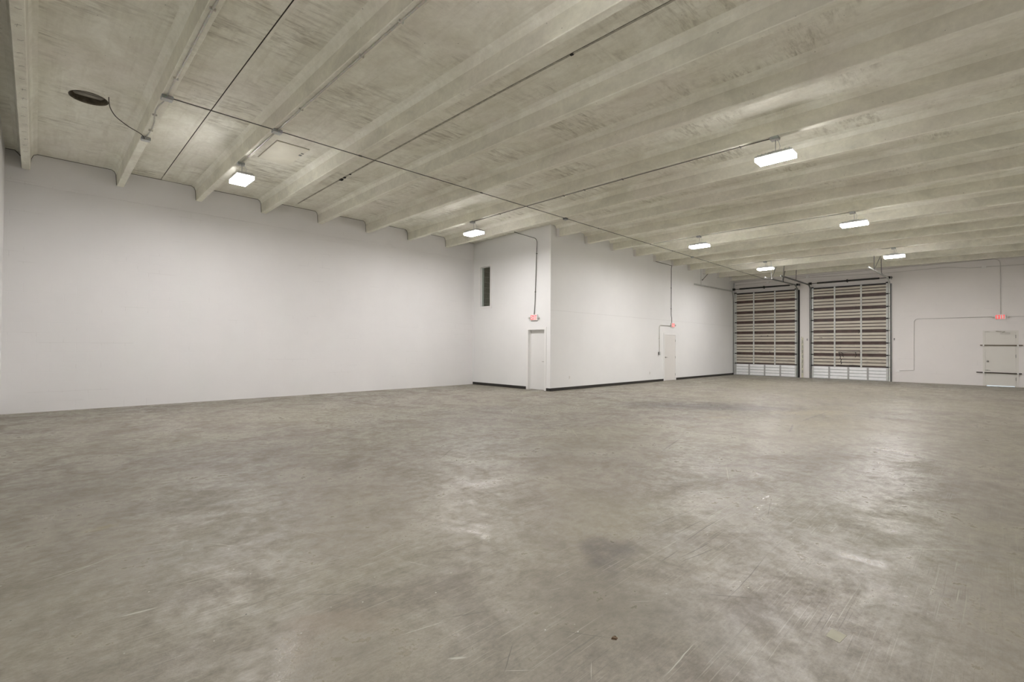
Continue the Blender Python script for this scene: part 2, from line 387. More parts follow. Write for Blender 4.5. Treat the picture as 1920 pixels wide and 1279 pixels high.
# wall in a plane with rectangular holes; 'u' runs along the wall, thickness goes from 'near' to 'far'
def wall(name, axis, near, far, u0, u1, holes, mat, top, extra_u=()):
    us = sorted(set([u0,u1]+[h for q in holes for h in q[:2]]+list(extra_u))); zz = sorted(set([0.]+[h for q in holes for h in q[2:]]))
    mb = MB()
    def P(d, u, z): return (u, d, z) if axis == 'X' else (d, u, z)
    def inhole(u, z): return any(h[0] < u < h[1] and h[2] < z < h[3] for h in holes)
    for d in (near, far):
        for i in range(len(us)-1):
            a, b = us[i], us[i+1]
            for k in range(len(zz)):
                z0 = zz[k]; last = k == len(zz)-1
                z1a, z1b = (top(a), top(b)) if last else (zz[k+1], zz[k+1])
                if inhole((a+b)/2, z0+.001 if last else (z0+zz[k+1])/2): continue
                mb.add([P(d,a,z0),P(d,b,z0),P(d,b,z1b),P(d,a,z1a)], [(0,1,2,3)])
    for i in range(len(us)-1):
        a, b = us[i], us[i+1]; mb.add([P(near,a,top(a)),P(near,b,top(b)),P(far,b,top(b)),P(far,a,top(a))], [(0,1,2,3)])
    for u in (u0, u1): mb.add([P(near,u,0),P(far,u,0),P(far,u,top(u)),P(near,u,top(u))], [(0,1,2,3)])
    for h in holes:
        a, b, c, d = h
        mb.add([P(near,a,c),P(far,a,c),P(far,a,d),P(near,a,d)], [(0,1,2,3)]); mb.add([P(near,b,c),P(far,b,c),P(far,b,d),P(near,b,d)], [(0,1,2,3)])
        mb.add([P(near,a,d),P(far,a,d),P(far,b,d),P(near,b,d)], [(0,1,2,3)])
        if c > .001: mb.add([P(near,a,c),P(far,a,c),P(far,b,c),P(near,b,c)], [(0,1,2,3)])
    # no recalculated normals needed for planar sheets, both sides shade the same
    return struct(mb.build(name, mat))

# ------------------------------------------------------------------ floor, walls
struct(MB().box(XL-.3, XD+.35, YR-.3, YA+.3, -.2, 0).build('floor', FLOOR))
def ys(a, b, n=10): return [a+(b-a)*i/n for i in range(1, n)]
T = .004
wall('wall_left', 'X', YA, YA+.2, XL-.3, XB+.18, [], PBLK, lambda u: zd(YA)+T)
wall('wall_office', 'X', YA, YA+.2, XB+.18, XD+.3, [], BLOCK, lambda u: zd(YA)+T)
D1 = (10.236, 10.990, 0., 1.985)      # office door opening in the short partition
W1 = (12.874, 13.420, 2.862, 4.312)   # its window
wall('wall_partition', 'Y', XB, XB+.18, YC, YA, [D1, W1], PAINT, lambda u: zd(u)+T, ys(YC, YA, 5))
D2 = (18.99, 20.00, 0., 1.985)
wall('wall_middle', 'X', YC, YC+.13, XB+.18, XD, [D2], PAINT, lambda u: zd(YC)+T)
D3 = (-.470, .405, 0., 2.115)
wall('wall_right', 'Y', XD, XD+.2, YR-.3, YA+.2, [D3], PBLKY, lambda u: zd(u)+T, ys(YR, YA, 14))
wall('wall_side', 'Y', XL-.2, XL, YR, YA, [], PAINT, lambda u: zd(u)+T, ys(YR, YA, 14))
wall('wall_rear', 'X', YR-.2, YR, XL-.2, XD, [], PAINT, lambda u: zd(YR)+T)
# pad outside the exit door, seen only through the gap under it
struct(MB().box(XD+.36, XD+4, -2.5, 2.5, -.2, -.02).build('ground_outside', ASPH))
# block wall: thickened courses under the beams, caulk line and cracks along the precast
mb = MB()
mb.box(XL, XB, YA-.012, YA, 4.62, 4.70)
mb.box(XL, XB, YA-.006, YA, 4.70, 4.885)
struct(mb.build('trim_1', PBLK))
# drywall joint line on the middle wall
mb = MB(); mb.box(XB-.003, XD-.01, YC-.006, YC, 2.5795, 2.5835)
struct(mb.build('trim_2', simple('drywall_seam', (.56,.545,.51), .6)))

# ------------------------------------------------------------------ ceiling deck
stat = [(YR-.2+(YA+.4-YR)*i/28., 0) for i in range(29)]
FIL = .085; TOPW = .014
def bay(xa, xb, y=0.):
    # underside from the top of one stem to the next with haunches, optional joint slot
    return [(xa, -.10), (xa+FIL*.35, -.035), (xa+FIL, 0), (xb-FIL, 0), (xb-FIL*.35, -.035), (xb, -.10)]
slots = {}
prof = [(XL-.25, 0)]
for i, b in enumerate(B):
    xl = b-TOPW; xr = b+SW+TOPW
    prof += [(xl-FIL, 0), (xl-FIL*.35, -.03), (xl, -.10), (xr, -.10), (xr+FIL*.35, -.03), (xr+FIL, 0)]
    if i % 2 == 1 and i < 17:
        j = (B[i]+B[i+1]+SW)/2
        if i == 1: j = 2.030; prof += [(j-.009, 0), (j-.008, .07), (j+.008, .07), (j+.009, .003), (j+.045, -.006)]
        elif i == 3: j = 5.035; prof += [(j-.022,0),(j-.021,.05),(j-.011,.05),(j-.010,.008),(j+.018,.008),(j+.019,.03),(j+.023,.03),(j+.024,0)]
        else: prof += [(j-.003,0),(j-.003,.02),(j+.002,.02),(j+.003,0)]
prof += [(XD+.25, 0), (XD+.25, .2), (XL-.25, .2)]
mb = MB()
# recess for the round opening is cut afterwards
mb.sweep(prof, [(y, zd(y)) for y, _ in stat])
deck = struct(mb.build('ceiling', CEIL))
cut = bpy.data.meshes.new('c'); 
bmc = bmesh.new(); bmesh.ops.create_cone(bmc, cap_ends=True, segments=48, radius1=.235, radius2=.235, depth=.6)
bmesh.ops.translate(bmc, vec=(.545, 10.165, 5.45), verts=bmc.verts); bmc.to_mesh(cut); bmc.free()
co = bpy.data.objects.new('cutter', cut); C.objects.link(co)
md = deck.modifiers.new('b', 'BOOLEAN'); md.operation = 'DIFFERENCE'; md.object = co; md.solver = 'EXACT'
bpy.context.view_layer.update()
dg = bpy.context.evaluated_depsgraph_get()
newme = bpy.data.meshes.new_from_object(deck.evaluated_get(dg)); deck.modifiers.clear(); deck.data = newme
bpy.data.objects.remove(co)

# the first slot is open and black, the others are sealed
mb = MB()
mb.sweep([(2.030-.0075,.004),(2.030-.0075,.02),(2.030+.0075,.02),(2.030+.0075,.004)], [(y, zd(y)) for y, _ in stat[1:-1]])
struct(mb.build('trim_3', CRACK))
mb = MB()
mb.sweep([(5.035-.017,.006),(5.035-.017,.03),(5.035-.011,.03),(5.035-.011,.006)], [(y, zd(y)) for y, _ in stat[1:-1]])
mb.sweep([(5.035+.0195,.006),(5.035+.0195,.02),(5.035+.0225,.02),(5.035+.0225,.006)], [(y, zd(y)) for y, _ in stat[1:-1]])
struct(mb.build('trim_4', MIDJ))
mb = MB(); mb.sweep([(5.035-.0095,-.001),(5.035-.0095,.0075),(5.035+.0175,.0075),(5.035+.0175,-.001)], [(y, zd(y)) for y, _ in stat[1:-1]])
struct(mb.build('trim_5', SEAL))
# crack line where slab and stems meet the block wall
mb = MB()
for i in range(8):
    xr = B[i]+SW
    xl = (B[i+1] if i < 7 else XB-.01)
    z0, z1 = zs(YA), zd(YA)
    pts = [(xr+.002, z0+.14), (xr+TOPW+.002, z1-.10), (xr+TOPW+FIL*.35, z1-.032), (xr+TOPW+FIL, z1-.003)]
    if i == 7: pts.append((xl, z1-.003))
    else: pts += [(xl-TOPW-FIL, z1-.003), (xl-TOPW-FIL*.35, z1-.034), (xl-TOPW-.002, z1-.10), (xl-.003, z0+.02)]
    mb.tube([(x, YA-.003, z) for x, z in pts], .0055, 5)
pts = [(XL, zd(YA)-.003), (B[0]-TOPW-FIL, zd(YA)-.003), (B[0]-TOPW-.002, zd(YA)-.10)]
mb.tube([(x, YA-.003, z) for x, z in pts], .0055, 5)
struct(mb.build('trim_6', CRACK))

# ------------------------------------------------------------------ beams
ordn = ['first','second','third','fourth','fifth','sixth','seventh','eighth','ninth','tenth','eleventh','twelfth','thirteenth','fourteenth','fifteenth','sixteenth','seventeenth','eighteenth']
extra = {0:'nearly upright at the left edge of the photo, with pencil marks on its underside', 1:'carrying two grey junction boxes and the wavy end of a conduit', 2:'carrying a conduit down to the nearest-left light',
         3:'beside the square ceiling hatch', 6:'carrying a long conduit between two lights', 7:'right above the short white partition wall', 8:'first of those ending on the middle wall',
         10:'above two lights in the middle', 12:'crossed near a round conduit box', 14:'above the two farthest lights', 17:'last and farthest, in front of the dock door wall'}
for i, b in enumerate(B):
    ye = YA if i < 8 else YC
    mb = MB()
    c = .012
    prof = [(b-TOPW, SD-.10), (b, c), (b+c*.6, 0), (b+SW-c*.6, 0), (b+SW, c), (b+SW+TOPW, SD-.10), (b+SW+TOPW, SD-.099), (b-TOPW, SD-.099)]
    st = [(YR+(ye-YR)*k/24., zs(YR+(ye-YR)*k/24.)) for k in range(25)]
    mb.sweep(prof, st)
    # underside strip and its small edge chamfers get a paler beam colour
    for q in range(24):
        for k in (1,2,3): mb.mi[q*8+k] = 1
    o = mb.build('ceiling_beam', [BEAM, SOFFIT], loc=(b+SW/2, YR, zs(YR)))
    tag(o, 'grey concrete ceiling beam, %s counted from the left%s' % (ordn[i], (', '+extra[i]) if i in extra else ''), 'beam', 'concrete ceiling beams')

# pencil marks under the first beam, scuffs: small parts of that beam
b0 = [o for o in C.objects if o.name.startswith('ceiling_beam')][0]
random.seed(3)
mb = MB()
y = 12.6
while y > 5.6:
    x = B[0]+.035+random.random()*.02
    pts = [(x, y, zs(y)-.0006), (x+.03, y+.02-random.random()*.05, zs(y)-.0006), (x+.055, y-.03*random.random(), zs(y)-.0006)]
    mb.tube(pts, .0022, 4)
    if random.random() < .5: mb.tube([(x+.015, y+.04, zs(y)-.0006), (x+.02, y-.035, zs(y)-.0006)], .0018, 4)
    y -= .33+random.random()*.08
o = mb.build('pencil_marks', simple('pencil', (.30,.27,.24), .8), parent=b0, loc=b0.location)

# ------------------------------------------------------------------ baseboards
def bb(name, pts):
    mb = MB()
    for (x0,x1,y0,y1) in pts: mb.box(x0,x1,y0,y1,0,.092); 
    return struct(mb.build(name, BLACKV))
bb('baseboard_partition', [(XB-.012, XB, D1[1]+.075, YA)])
bb('baseboard_corner', [(XB-.012, XB, YC-.012, D1[0]-.075+.02)])
bb('baseboard_middle', [(XB-.012, D2[0]-.06, YC-.012, YC)])
bb('baseboard_right', [(D2[1]+.06, XD-.05, YC-.012, YC)])

# ------------------------------------------------------------------ window in the partition
mb = MB(); f = .075; x0 = XB-.016
y0, y1, z0, z1 = W1
mb.box(x0, XB, y0-f, y0, z0-f, z1+f); mb.box(x0, XB, y1, y1+f, z0-f, z1+f); mb.box(x0, XB, y0, y1, z1, z1+f); mb.box(x0, XB, y0, y1, z0-f, z0)
win = struct(mb.build('window_1', TRIMW))
mb = MB(); g = .018
mb.box(XB+.06, XB+.10, y0, y0+g, z0, z1); mb.box(XB+.06, XB+.10, y1-g, y1, z0, z1); mb.box(XB+.06, XB+.10, y0+g, y1-g, z1-g, z1); mb.box(XB+.06, XB+.10, y0+g, y1-g, z0, z0+g)
mb.build('window_stop', TRIMW, win)
MB().box(XB+.077, XB+.083, y0+g, y1-g, z0+g, z1-g).build('window_pane', GLASS, win)

# ------------------------------------------------------------------ door 1 (partition)
def doorframe(name, axis, near, u0, u1, z1, face, proud, depth, mat, sgn):
    # sgn: direction from wall face into the room
    mb = MB()
    def bx(d0, d1, a, b, c, d):
        d0, d1 = min(d0,d1), max(d0,d1)
        if axis == 'Y': mb.box(d0,d1,a,b,c,d)
        else: mb.box(a,b,d0,d1,c,d)
    n0 = near+sgn*proud; n1 = near
    bx(n0,n1,u0-face,u0,0,z1+face); bx(n0,n1,u1,u1+face,0,z1+face); bx(n0,n1,u0,u1,z1,z1+face)
    e = near-sgn*depth
    bx(n0,e,u0,u0+.02,0,z1); bx(n0,e,u1-.02,u1,0,z1); bx(n0,e,u0+.02,u1-.02,z1-.02,z1)
    # stop
    s0, s1 = near-sgn*(depth-.045), near-sgn*(depth-.03)
    return struct(mb.build(name, mat))
d1 = doorframe('door_1', 'Y', XB, D1[0], D1[1], D1[3], .062, .014, .18, TRIMW, -1)
mb = MB(); mb.box(XB+.115, XB+.155, D1[0]+.022, D1[1]-.022, .008, D1[3]-.024)
leaf = mb.build('door_leaf', DOORW, d1)
mb = MB(); mb.cyl((XB+.115,D1[0]+.085,.93),(XB+.106,D1[0]+.085,.93),.027); mb.cyl((XB+.106,D1[0]+.085,.93),(XB+.065,D1[0]+.085,.93),.010)
mb.cbox((XB+.063,D1[0]+.13,.93),(.014,.115,.016),.005)
mb.build('lever_handle', CHROME, leaf)
mb = MB(); mb.cyl((XB+.115,D1[0]+.085,.82),(XB+.100,D1[0]+.085,.82),.022); mb.build('deadbolt', CHROME, leaf)
mb = MB()
mb.box(XB+.090, XB+.114, D1[0]+.02, D1[0]+.036, 0, D1[3]-.02); mb.box(XB+.090, XB+.114, D1[1]-.036, D1[1]-.02, 0, D1[3]-.02); mb.box(XB+.090, XB+.114, D1[0]+.036, D1[1]-.036, D1[3]-.036, D1[3]-.02)
mb.build('door_stop', TRIMW, d1)

# ------------------------------------------------------------------ door 2 (middle wall)
d2 = doorframe('door_2', 'X', YC, D2[0], D2[1], D2[3], .052, .012, .13, TRIMW, -1)
mb = MB(); mb.box(D2[0]+.024, D2[1]-.024, YC-.006, YC+.036, .008, D2[3]-.024)
leaf = mb.build('door_leaf', DOORN, d2)
mb = MB(); hx = D2[0]+.10; mb.cyl((hx,YC-.006,1.0),(hx,YC-.016,1.0),.030); mb.cyl((hx,YC-.016,1.0),(hx,YC-.060,1.0),.011); mb.cbox((hx+.055,YC-.062,1.0),(.13,.016,.018),.006)
mb.build('lever_handle', CHROME, leaf)
for z in (.25, 1.0, 1.72):
    mb = MB(); mb.cyl((D2[1]-.022,YC-.012,z-.05),(D2[1]-.022,YC-.012,z+.05),.008,8); mb.build('hinge', CHROME, leaf)

# ------------------------------------------------------------------ door 3 (exit door in the right wall)
d3 = doorframe('door_3', 'Y', XD, D3[0], D3[1], D3[3], .05, .010, .2, DOORC, -1)
mb = MB(); mb.box(XD+.0, XD+.044, D3[0]+.024, D3[1]-.024, .022, D3[3]-.025)
leaf = mb.build('door_leaf', DOORC, d3)
mb = MB(); mb.box(XD+.046, XD+.075, D3[0]+.019, D3[0]+.05, 0, D3[3]-.019); mb.box(XD+.046, XD+.075, D3[1]-.05, D3[1]-.019, 0, D3[3]-.019); mb.box(XD+.046, XD+.075, D3[0]+.05, D3[1]-.05, D3[3]-.05, D3[3]-.019)
mb.build('door_stop', DOORC, d3)
mb = MB(); mb.disc_lathe((XD,D3[1]-.085,.965),(-1,0,0),[(0,0),(.036,0),(.036,.006),(.013,.012),(.013,.035),(.030,.045),(.032,.062),(.018,.075),(0,.077)]); mb.build('door_knob', CHROME, leaf)
mb = MB(); mb.box(XD-.045, XD, -.30, -.03, 2.025, 2.085); mb.tube([(XD-.03,-.10,2.09),(XD-.14,-.16,2.125),(XD-.05,.08,2.145)],.009,6); mb.cbox((XD-.03,.08,2.15),(.05,.07,.022),.004)
mb.build('door_closer', PLASG, leaf)
mb = MB(); mb.cbox((XD-.018,.345,2.128),(.03,.10,.03),.005); mb.tube([(XD-.02,.33,2.128),(XD-.02,.26,2.118)],.007,6); mb.build('head_latch', PLASG, leaf)
mb = MB(); mb.tube([(XD-.012,.40,.617),(XD-.012,.25,.617)],.006,6); mb.cbox((XD-.006,.33,.617),(.01,.05,.022)); mb.build('slide_bolt', GALVD, leaf)
for z in (.30, 1.18, 1.93):
    mb = MB(); mb.cyl((XD-.008,D3[0]+.022,z-.06),(XD-.008,D3[0]+.022,z+.06),.007,8); mb.build('hinge', GALVD, leaf)
for z, ya, yb, zl, m, lab in ((1.590,.530,-.632,0.,BARO,'olive brown security bar across the upper half of the exit door'), (.520,.640,-.602,-.008,BARK,'dark brown security bar across the lower half of the exit door, longer on the left')):
    t = thing('security_bar', lab, 'security bar', (XD-.05, (ya+yb)/2, z), 'bars across the exit door')
    mb = MB(); mb.tube([(XD-.055,ya,z+.006),(XD-.055,yb,z+zl)],.019,4,sm=False); mb.build('bar', m, t, loc=t.location)
    for y in (D3[0]-.03, D3[1]+.03):
        mb = MB(); mb.box(XD-.085,XD-.079,y-.022,y+.022,z-.035,z+.03); mb.box(XD-.085,XD-.011,y-.022,y+.022,z-.041,z-.035); mb.box(XD-.085,XD-.011,y-.022,y+.022,z+.030,z+.036)
        mb.build('bracket', PLASW, t, loc=t.location)

# ------------------------------------------------------------------ exit signs
def exit_sign(base, u, n, label, sides=(1,1)):
    # base: centre on wall, u: direction in which the text reads, n: out of the wall
    u = Vector(u); n = Vector(n); z = Vector((0,0,1)); b = Vector(base)
    t = thing('exit_sign', label, 'exit sign', tuple(b), 'red exit signs')
    R = Matrix((u, -n, z)).transposed()
    def place(mb): 
        for v in mb.v: v[:] = (R @ v) + b
        return mb
    W, H, Dp = .31, .195, .05
    mb = MB(); mb.cbox((0,-Dp/2,0),(W,Dp,H),.008); place(mb).build('housing', PLASW, t, loc=b)
    mb = MB(); mb.cbox((0,-Dp-.001,0),(W-.03,.003,H-.03)); face = place(mb).build('sign_face', FACE, t, loc=b)
    mb = MB(); y = -Dp-.006; h = .15; lw = .052; gap = .066; st = .019; x = -1.5*gap-lw/2
    def bx(x0,x1,z0,z1): mb.box(x0,x1,y,y+.003,z0,z1)
    bx(x,x+st,-h/2,h/2); bx(x+st,x+lw,h/2-st,h/2); bx(x+st,x+lw*.85,-st/2,st/2); bx(x+st,x+lw,-h/2,-h/2+st)
    x += gap
    for s in (1,-1):
        a = Vector((x+lw/2-s*lw/2+s*st/2*0, 0, -h/2)); 
        xa = x if s == 1 else x+lw-st; xb = x+lw-st if s == 1 else x
        mb.add([(xa,y-.0003*s,-h/2),(xa+st,y-.0003*s,-h/2),(xb+st,y-.0003*s,h/2),(xb,y-.0003*s,h/2),(xa,y+.003,-h/2),(xa+st,y+.003,-h/2),(xb+st,y+.003,h/2),(xb,y+.003,h/2)],[(0,1,2,3),(4,7,6,5),(0,4,5,1),(1,5,6,2),(2,6,7,3),(3,7,4,0)])
    x += gap; bx(x+lw/2-st/2,x+lw/2+st/2,-h/2,h/2)
    x += gap; bx(x+lw/2-st/2,x+lw/2+st/2,-h/2,h/2-st); bx(x,x+lw,h/2-st,h/2)
    place(mb).build('lettering', REDL, t, loc=b)
    for s, on in zip((-1,1), sides):
        if not on: continue
        mb = MB(); mb.tube([(s*(W/2),-.025,0),(s*(W/2+.03),-.03,0)],.008,8); mb.disc_lathe((s*(W/2+.045),-.02,0),(0,-1,-.2),[(0,0),(.018,0),(.03,.02),(.034,.045),(.032,.05),(0,.048)],14)
        place(mb).build('lamp_head', PLASG, t, loc=b)
    return t
exit_sign((XB, 10.69, 2.365), (0,-1,0), (-1,0,0), 'red and white exit sign above the door in the short partition wall')
exit_sign((19.70, YC, 2.390), (1,0,0), (0,-1,0), 'small red exit sign on the middle wall with a conduit dropping to a switch box')
exit_sign((XD, -.035, 2.695), (0,-1,0), (-1,0,0), 'bright red exit sign above the barred door on the right wall')

# ------------------------------------------------------------------ ceiling lights
def make_light(x, y, z, label):
    zt = zs(y)
    t = thing('ceiling_light', label, 'ceiling light', (x,y,z), 'rectangular LED ceiling lights')
    L = Vector((x,y,z))
    mb = MB(); mb.cbox((x,y,z+.03),(.30,.58,.035),.008)
    for s in (-1,1): mb.cbox((x+s*.075,y,z+.055),(.09,.50,.02),.004)
    for k in range(9): mb.box(x-.13,x+.13,y-.24+k*.06-.004,y-.24+k*.06+.004,z+.045,z+.075)
    mb.cbox((x,y,z+.085),(.10,.22,.03),.006)
    mb.build('housing', LEDH, t, loc=L)
    for s in (-1,1):
        mb = MB(); mb.cbox((x+s*.072,y,z-.038),(.13,.55,.016),.005); mb.build('led_panel', LED, t, loc=L)
    mb = MB(); mb.box(x-.142,x-.136,y-.28,y+.28,z-.045,z+.012); mb.box(x+.136,x+.142,y-.28,y+.28,z-.045,z+.012); mb.box(x-.136,x+.136,y-.28,y-.274,z-.045,z+.012); mb.box(x-.136,x+.136,y+.274,y+.28,z-.045,z+.012)
    mb.build('side_fill_glow', LEDS, t, loc=L)  # glowing ring added to the fixture to throw fill light on the ceiling
    mb = MB(); mb.tube([(x,y,z+.09),(x,y,zt-.052)],.006,8)
    mb.tube([(x+.05,y-.02,z+.1),(x+.07,y-.05,z+.19),(x+.03,y-.04,z+.26),(x+.01,y-.02,zt-.052)],.004,6)
    mb.build('hanger', LEDH, t, loc=L)
    return t
lights = [(BX[2],10.33,4.62,'LED light near the left wall, nearest the square ceiling hatch'),
          (BX[6],10.47,4.625,'LED light in front of the short partition wall, above its small window'),
          (BX[6],2.63,4.615,'brightest and largest LED light, hanging at the upper right'),
          (BX[10],6.70,4.66,'LED light near the middle wall, left of the pair in the fourth row'),
          (BX[10],2.62,4.64,'second largest LED light, right of the pair over the middle of the hall'),
          (BX[14],6.72,4.685,'LED light just above the left dock door track'),
          (BX[14],2.56,4.655,'far LED light at the upper right of the right dock door'),
          (BX[2],2.50,4.60,'LED light overhead, just above the top of the photo')]
# each fixture hangs from its own beam; beams are cambered so drop lengths differ a little
for x, y, z, lab in lights: make_light(x, y, z, lab)

# dim unseen fill light added in the office, shows bare blocks through the window
ld = bpy.data.lights.new('office_fill_light', 'POINT'); ld.energy = 6; ld.shadow_soft_size = .06; ld.color = (1,.86,.66)
lo = bpy.data.objects.new('office_fill_light', ld); C.objects.link(lo); lo.location = (14.2, 11.6, 4.2)
tag(lo, 'added fill light without a fixture, out of sight inside the office', 'fill light')

# ------------------------------------------------------------------ junction boxes
def jbox(x, y, z, label, dark=False, d=(.11,.10,.045), round_=False):
    t = thing('junction_box', label, 'junction box', (x,y,z), 'junction boxes under the beams')
    mb = MB()
    if round_: mb.disc_lathe((x,y,z),(0,0,-1),[(0,0),(.055,0),(.058,.01),(.058,.04),(.05,.048),(0,.05)],18)
    else: mb.cbox((x,y,z-d[2]/2-.001),d,.005)
    mb.build('box_body', BOXD if dark else BOXG, t, loc=(x,y,z))
    mb = MB()
    if round_: mb.disc_lathe((x,y,z-.05),(0,0,-1),[(0,0),(.04,0),(.04,.006),(0,.007)],16)
    else: mb.cbox((x,y,z-d[2]-.004),(d[0]*.96,d[1]*.96,.005),.001); mb.cbox((x-d[0]*.3,y,z-d[2]-.008),(.01,.01,.004)); mb.cbox((x+d[0]*.3,y,z-d[2]-.008),(.01,.01,.004))
    mb.build('cover', GALV if not dark else BOXG, t, loc=(x,y,z))
    return t
def zc(y, r=.009): return zs(y)-r-.001
jbox(1.296, 8.42, zs(8.42), 'grey junction box where the long cross conduit starts on the second beam', d=(.14,.12,.05))
jbox(1.298,10.33, zs(10.33), 'grey junction box at the end of the drooping cable from the round vent', d=(.13,.11,.05))
jbox(2.80, 8.42, zs(8.42), 'junction box on the third beam, where two conduits cross', d=(.14,.12,.05))
jbox(BX[2],10.40, zs(10.40), 'junction box above the light nearest the ceiling hatch', d=(.12,.10,.05))
jbox(BX[6],10.53, zs(10.53), 'junction box above the light by the short partition', d=(.13,.10,.045))
jbox(BX[6],2.64, zs(2.64), 'pale junction box above the largest light', d=(.13,.13,.045))
jbox(BX[7]+.015, 8.42, zs(8.42), 'dark junction box on the cross conduit near the partition corner', dark=True)
jbox(18.20, 8.42, zs(8.42)-.0, 'round junction box on the cross conduit above the middle wall', round_=True)
jbox(BX[10],2.66, zs(2.66), 'junction box above the second largest light', d=(.12,.12,.045))
jbox(BX[10],6.72, zs(6.72), 'junction box above the light left in the middle row', d=(.12,.12,.045))
jbox(BX[14],6.74, zs(6.74), 'junction box above the light over the left dock door track', d=(.12,.12,.045))
jbox(BX[14],2.58, zs(2.58), 'junction box above the light beside the right dock door', d=(.12,.12,.045))
jbox(BX[2],2.52, zs(2.52), 'junction box above the light that is just out of view overhead', d=(.12,.12,.045))

# ------------------------------------------------------------------ ceiling conduits
def conduit(pts, r, mat, label, straps=(), cat='conduit', group=None, n=8, base=None, matc=None, strap_n=(0,0,-1)):
    base = base or pts[0]
    t = thing('conduit', label, cat, base, group)
    mb = MB(); mb.tube(pts, r, n); mb.build('pipe', mat, t, loc=base)
    for p in straps:
        mb = MB(); p = Vector(p)
        if abs(strap_n[2]) > .5: mb.cbox(p, (.06,.018,r*2+.006)) 
        elif abs(strap_n[0]) > .5: mb.cbox(p, (r*2+.006,.018 if p[2]*0+1 and strap_n[1] else .05,.018))
        else: mb.cbox(p, (.05,r*2+.006,.018))
        mb.build('strap', matc or mat, t, loc=base)
    return t
def along(x, ya, yb, r, n=20, dx=0): return [(x+dx*i/n, ya+(yb-ya)*i/n, zc(ya+(yb-ya)*i/n, r)) for i in range(n+1)]
yc = 8.42; zcc = zs(yc)-.010
mb = None
conduit([(1.37,yc,zcc),(8.,yc,zcc-.002),(15.,yc,zcc),(XD-.02,yc,zcc)], .0085, EMTD, 'long thin conduit crossing under all the beams towards the dock doors',
        straps=[(BX[k],yc,zcc) for k in (3,5,8,10,11,13,15)])
conduit(along(1.287, YR+.01, yc-.07, .012), .012, EMT, 'straight conduit along the underside of the second beam', straps=[(1.287,y,zc(y,.012)) for y in (0.5,3.,5.86,7.75)])
yy = [8.49,8.62,8.80,9.00,9.2,9.5,9.8,10.05,10.27]; xx = [1.300,1.285,1.258,1.248,1.262,1.300,1.313,1.308,1.300]
conduit([(x,y,zc(y,.010)) for x,y in zip(xx,yy)], .010, EMT, 'short wavy conduit joining the two grey boxes on the second beam', straps=[(1.262,9.2,zc(9.2,.01)),(1.31,9.9,zc(9.9,.01))])
conduit(along(2.800, YR+.01, yc-.07, .013), .013, EMT, 'bright conduit along the underside of the third beam', straps=[(2.8,y,zc(y,.013)) for y in (1.5,4.6,5.5,7.4)])
conduit(along(2.800, yc+.07, 10.34, .013, 6), .013, EMT, 'short conduit on the third beam between its crossing box and the light')
conduit(along(BX[6], 2.72, 10.46, .009), .009, EMTM, 'conduit along the seventh beam linking the largest light to the light by the partition', straps=[(BX[6],y,zc(y,.011)) for y in (3.2,5.6,6.6,7.2,9.4)])
conduit(along(BX[10], 2.74, 8.3, .010), .010, EMT, 'thin conduit along the eleventh beam between the two middle lights')
conduit(along(BX[14], 2.66, 8.3, .010), .010, EMT, 'thin conduit along the fifteenth beam between the two farthest lights')

# conduits feeding the exit signs
zt = zs(10.6)
conduit(arc([(10.40,10.455,zt-.03),(10.46,10.458,zt-.035),(XB-.03,10.575,zt-.035),(XB-.03,10.60,4.5),(XB-.03,10.655,2.9),(XB-.03,10.69,2.462)],.16), .011, EMTD,
        'dark conduit dropping from the ceiling to the exit sign near the partition corner', straps=[(XB-.022,10.60,4.45),(XB-.022,10.65,3.2)], strap_n=(0,1,0))
conduit(arc([(18.05,9.90,zs(9.9)-.018),(19.45,9.90,zs(9.9)-.022),(19.55,YC-.03,4.85),(19.555,YC-.03,2.80),(19.60,YC-.03,2.72),(19.61,YC-.03,2.487)],.06), .011, EMTD,
        'conduit dropping down the middle wall to the small exit sign', straps=[(19.555,YC-.022,4.0),(19.555,YC-.022,3.1)], strap_n=(0,1,0))
conduit(arc([(19.53,YC-.028,2.352),(18.53,YC-.028,2.352),(18.53,YC-.028,1.235)],.11), .011, EMT, 'bent conduit from the small exit sign down to the switch box', straps=[(18.53,YC-.02,1.8)], strap_n=(0,1,0))
t = thing('switch_box', 'grey surface switch box on the middle wall, left of the door', 'switch', (18.53,YC,1.17))
mb = MB(); mb.cbox((18.53,YC-.028,1.17),(.115,.055,.125),.005); mb.build('box_body', BOXD, t, loc=t.location)
mb = MB(); mb.cbox((18.53,YC-.058,1.17),(.105,.005,.115),.001); mb.cbox((18.53,YC-.066,1.17),(.012,.016,.026),.002); mb.build('switch_plate', GALV, t, loc=t.location)
mb = MB(); mb.tube([(18.49,YC-.02,1.11),(18.47,YC-.02,1.075),(18.45,YC-.02,1.065)],.01,6); mb.build('cable_connector', GALV, t, loc=t.location)
for x, z, lab in ((12.591,.40,'white wall outlet low on the middle wall near the partition corner'),(17.808,.375,'white wall outlet low on the middle wall, left of the switch box')):
    t = thing('wall_outlet', lab, 'outlet', (x,YC,z), 'outlets on the middle wall')
    mb = MB(); mb.cbox((x,YC-.004,z),(.075,.008,.118),.003); mb.build('cover_plate', PLASW, t, loc=t.location)
    for dz in (-.022,.022):
        mb = MB(); mb.cbox((x,YC-.009,z+dz),(.032,.004,.027),.002); mb.build('socket', PLASG, t, loc=t.location)
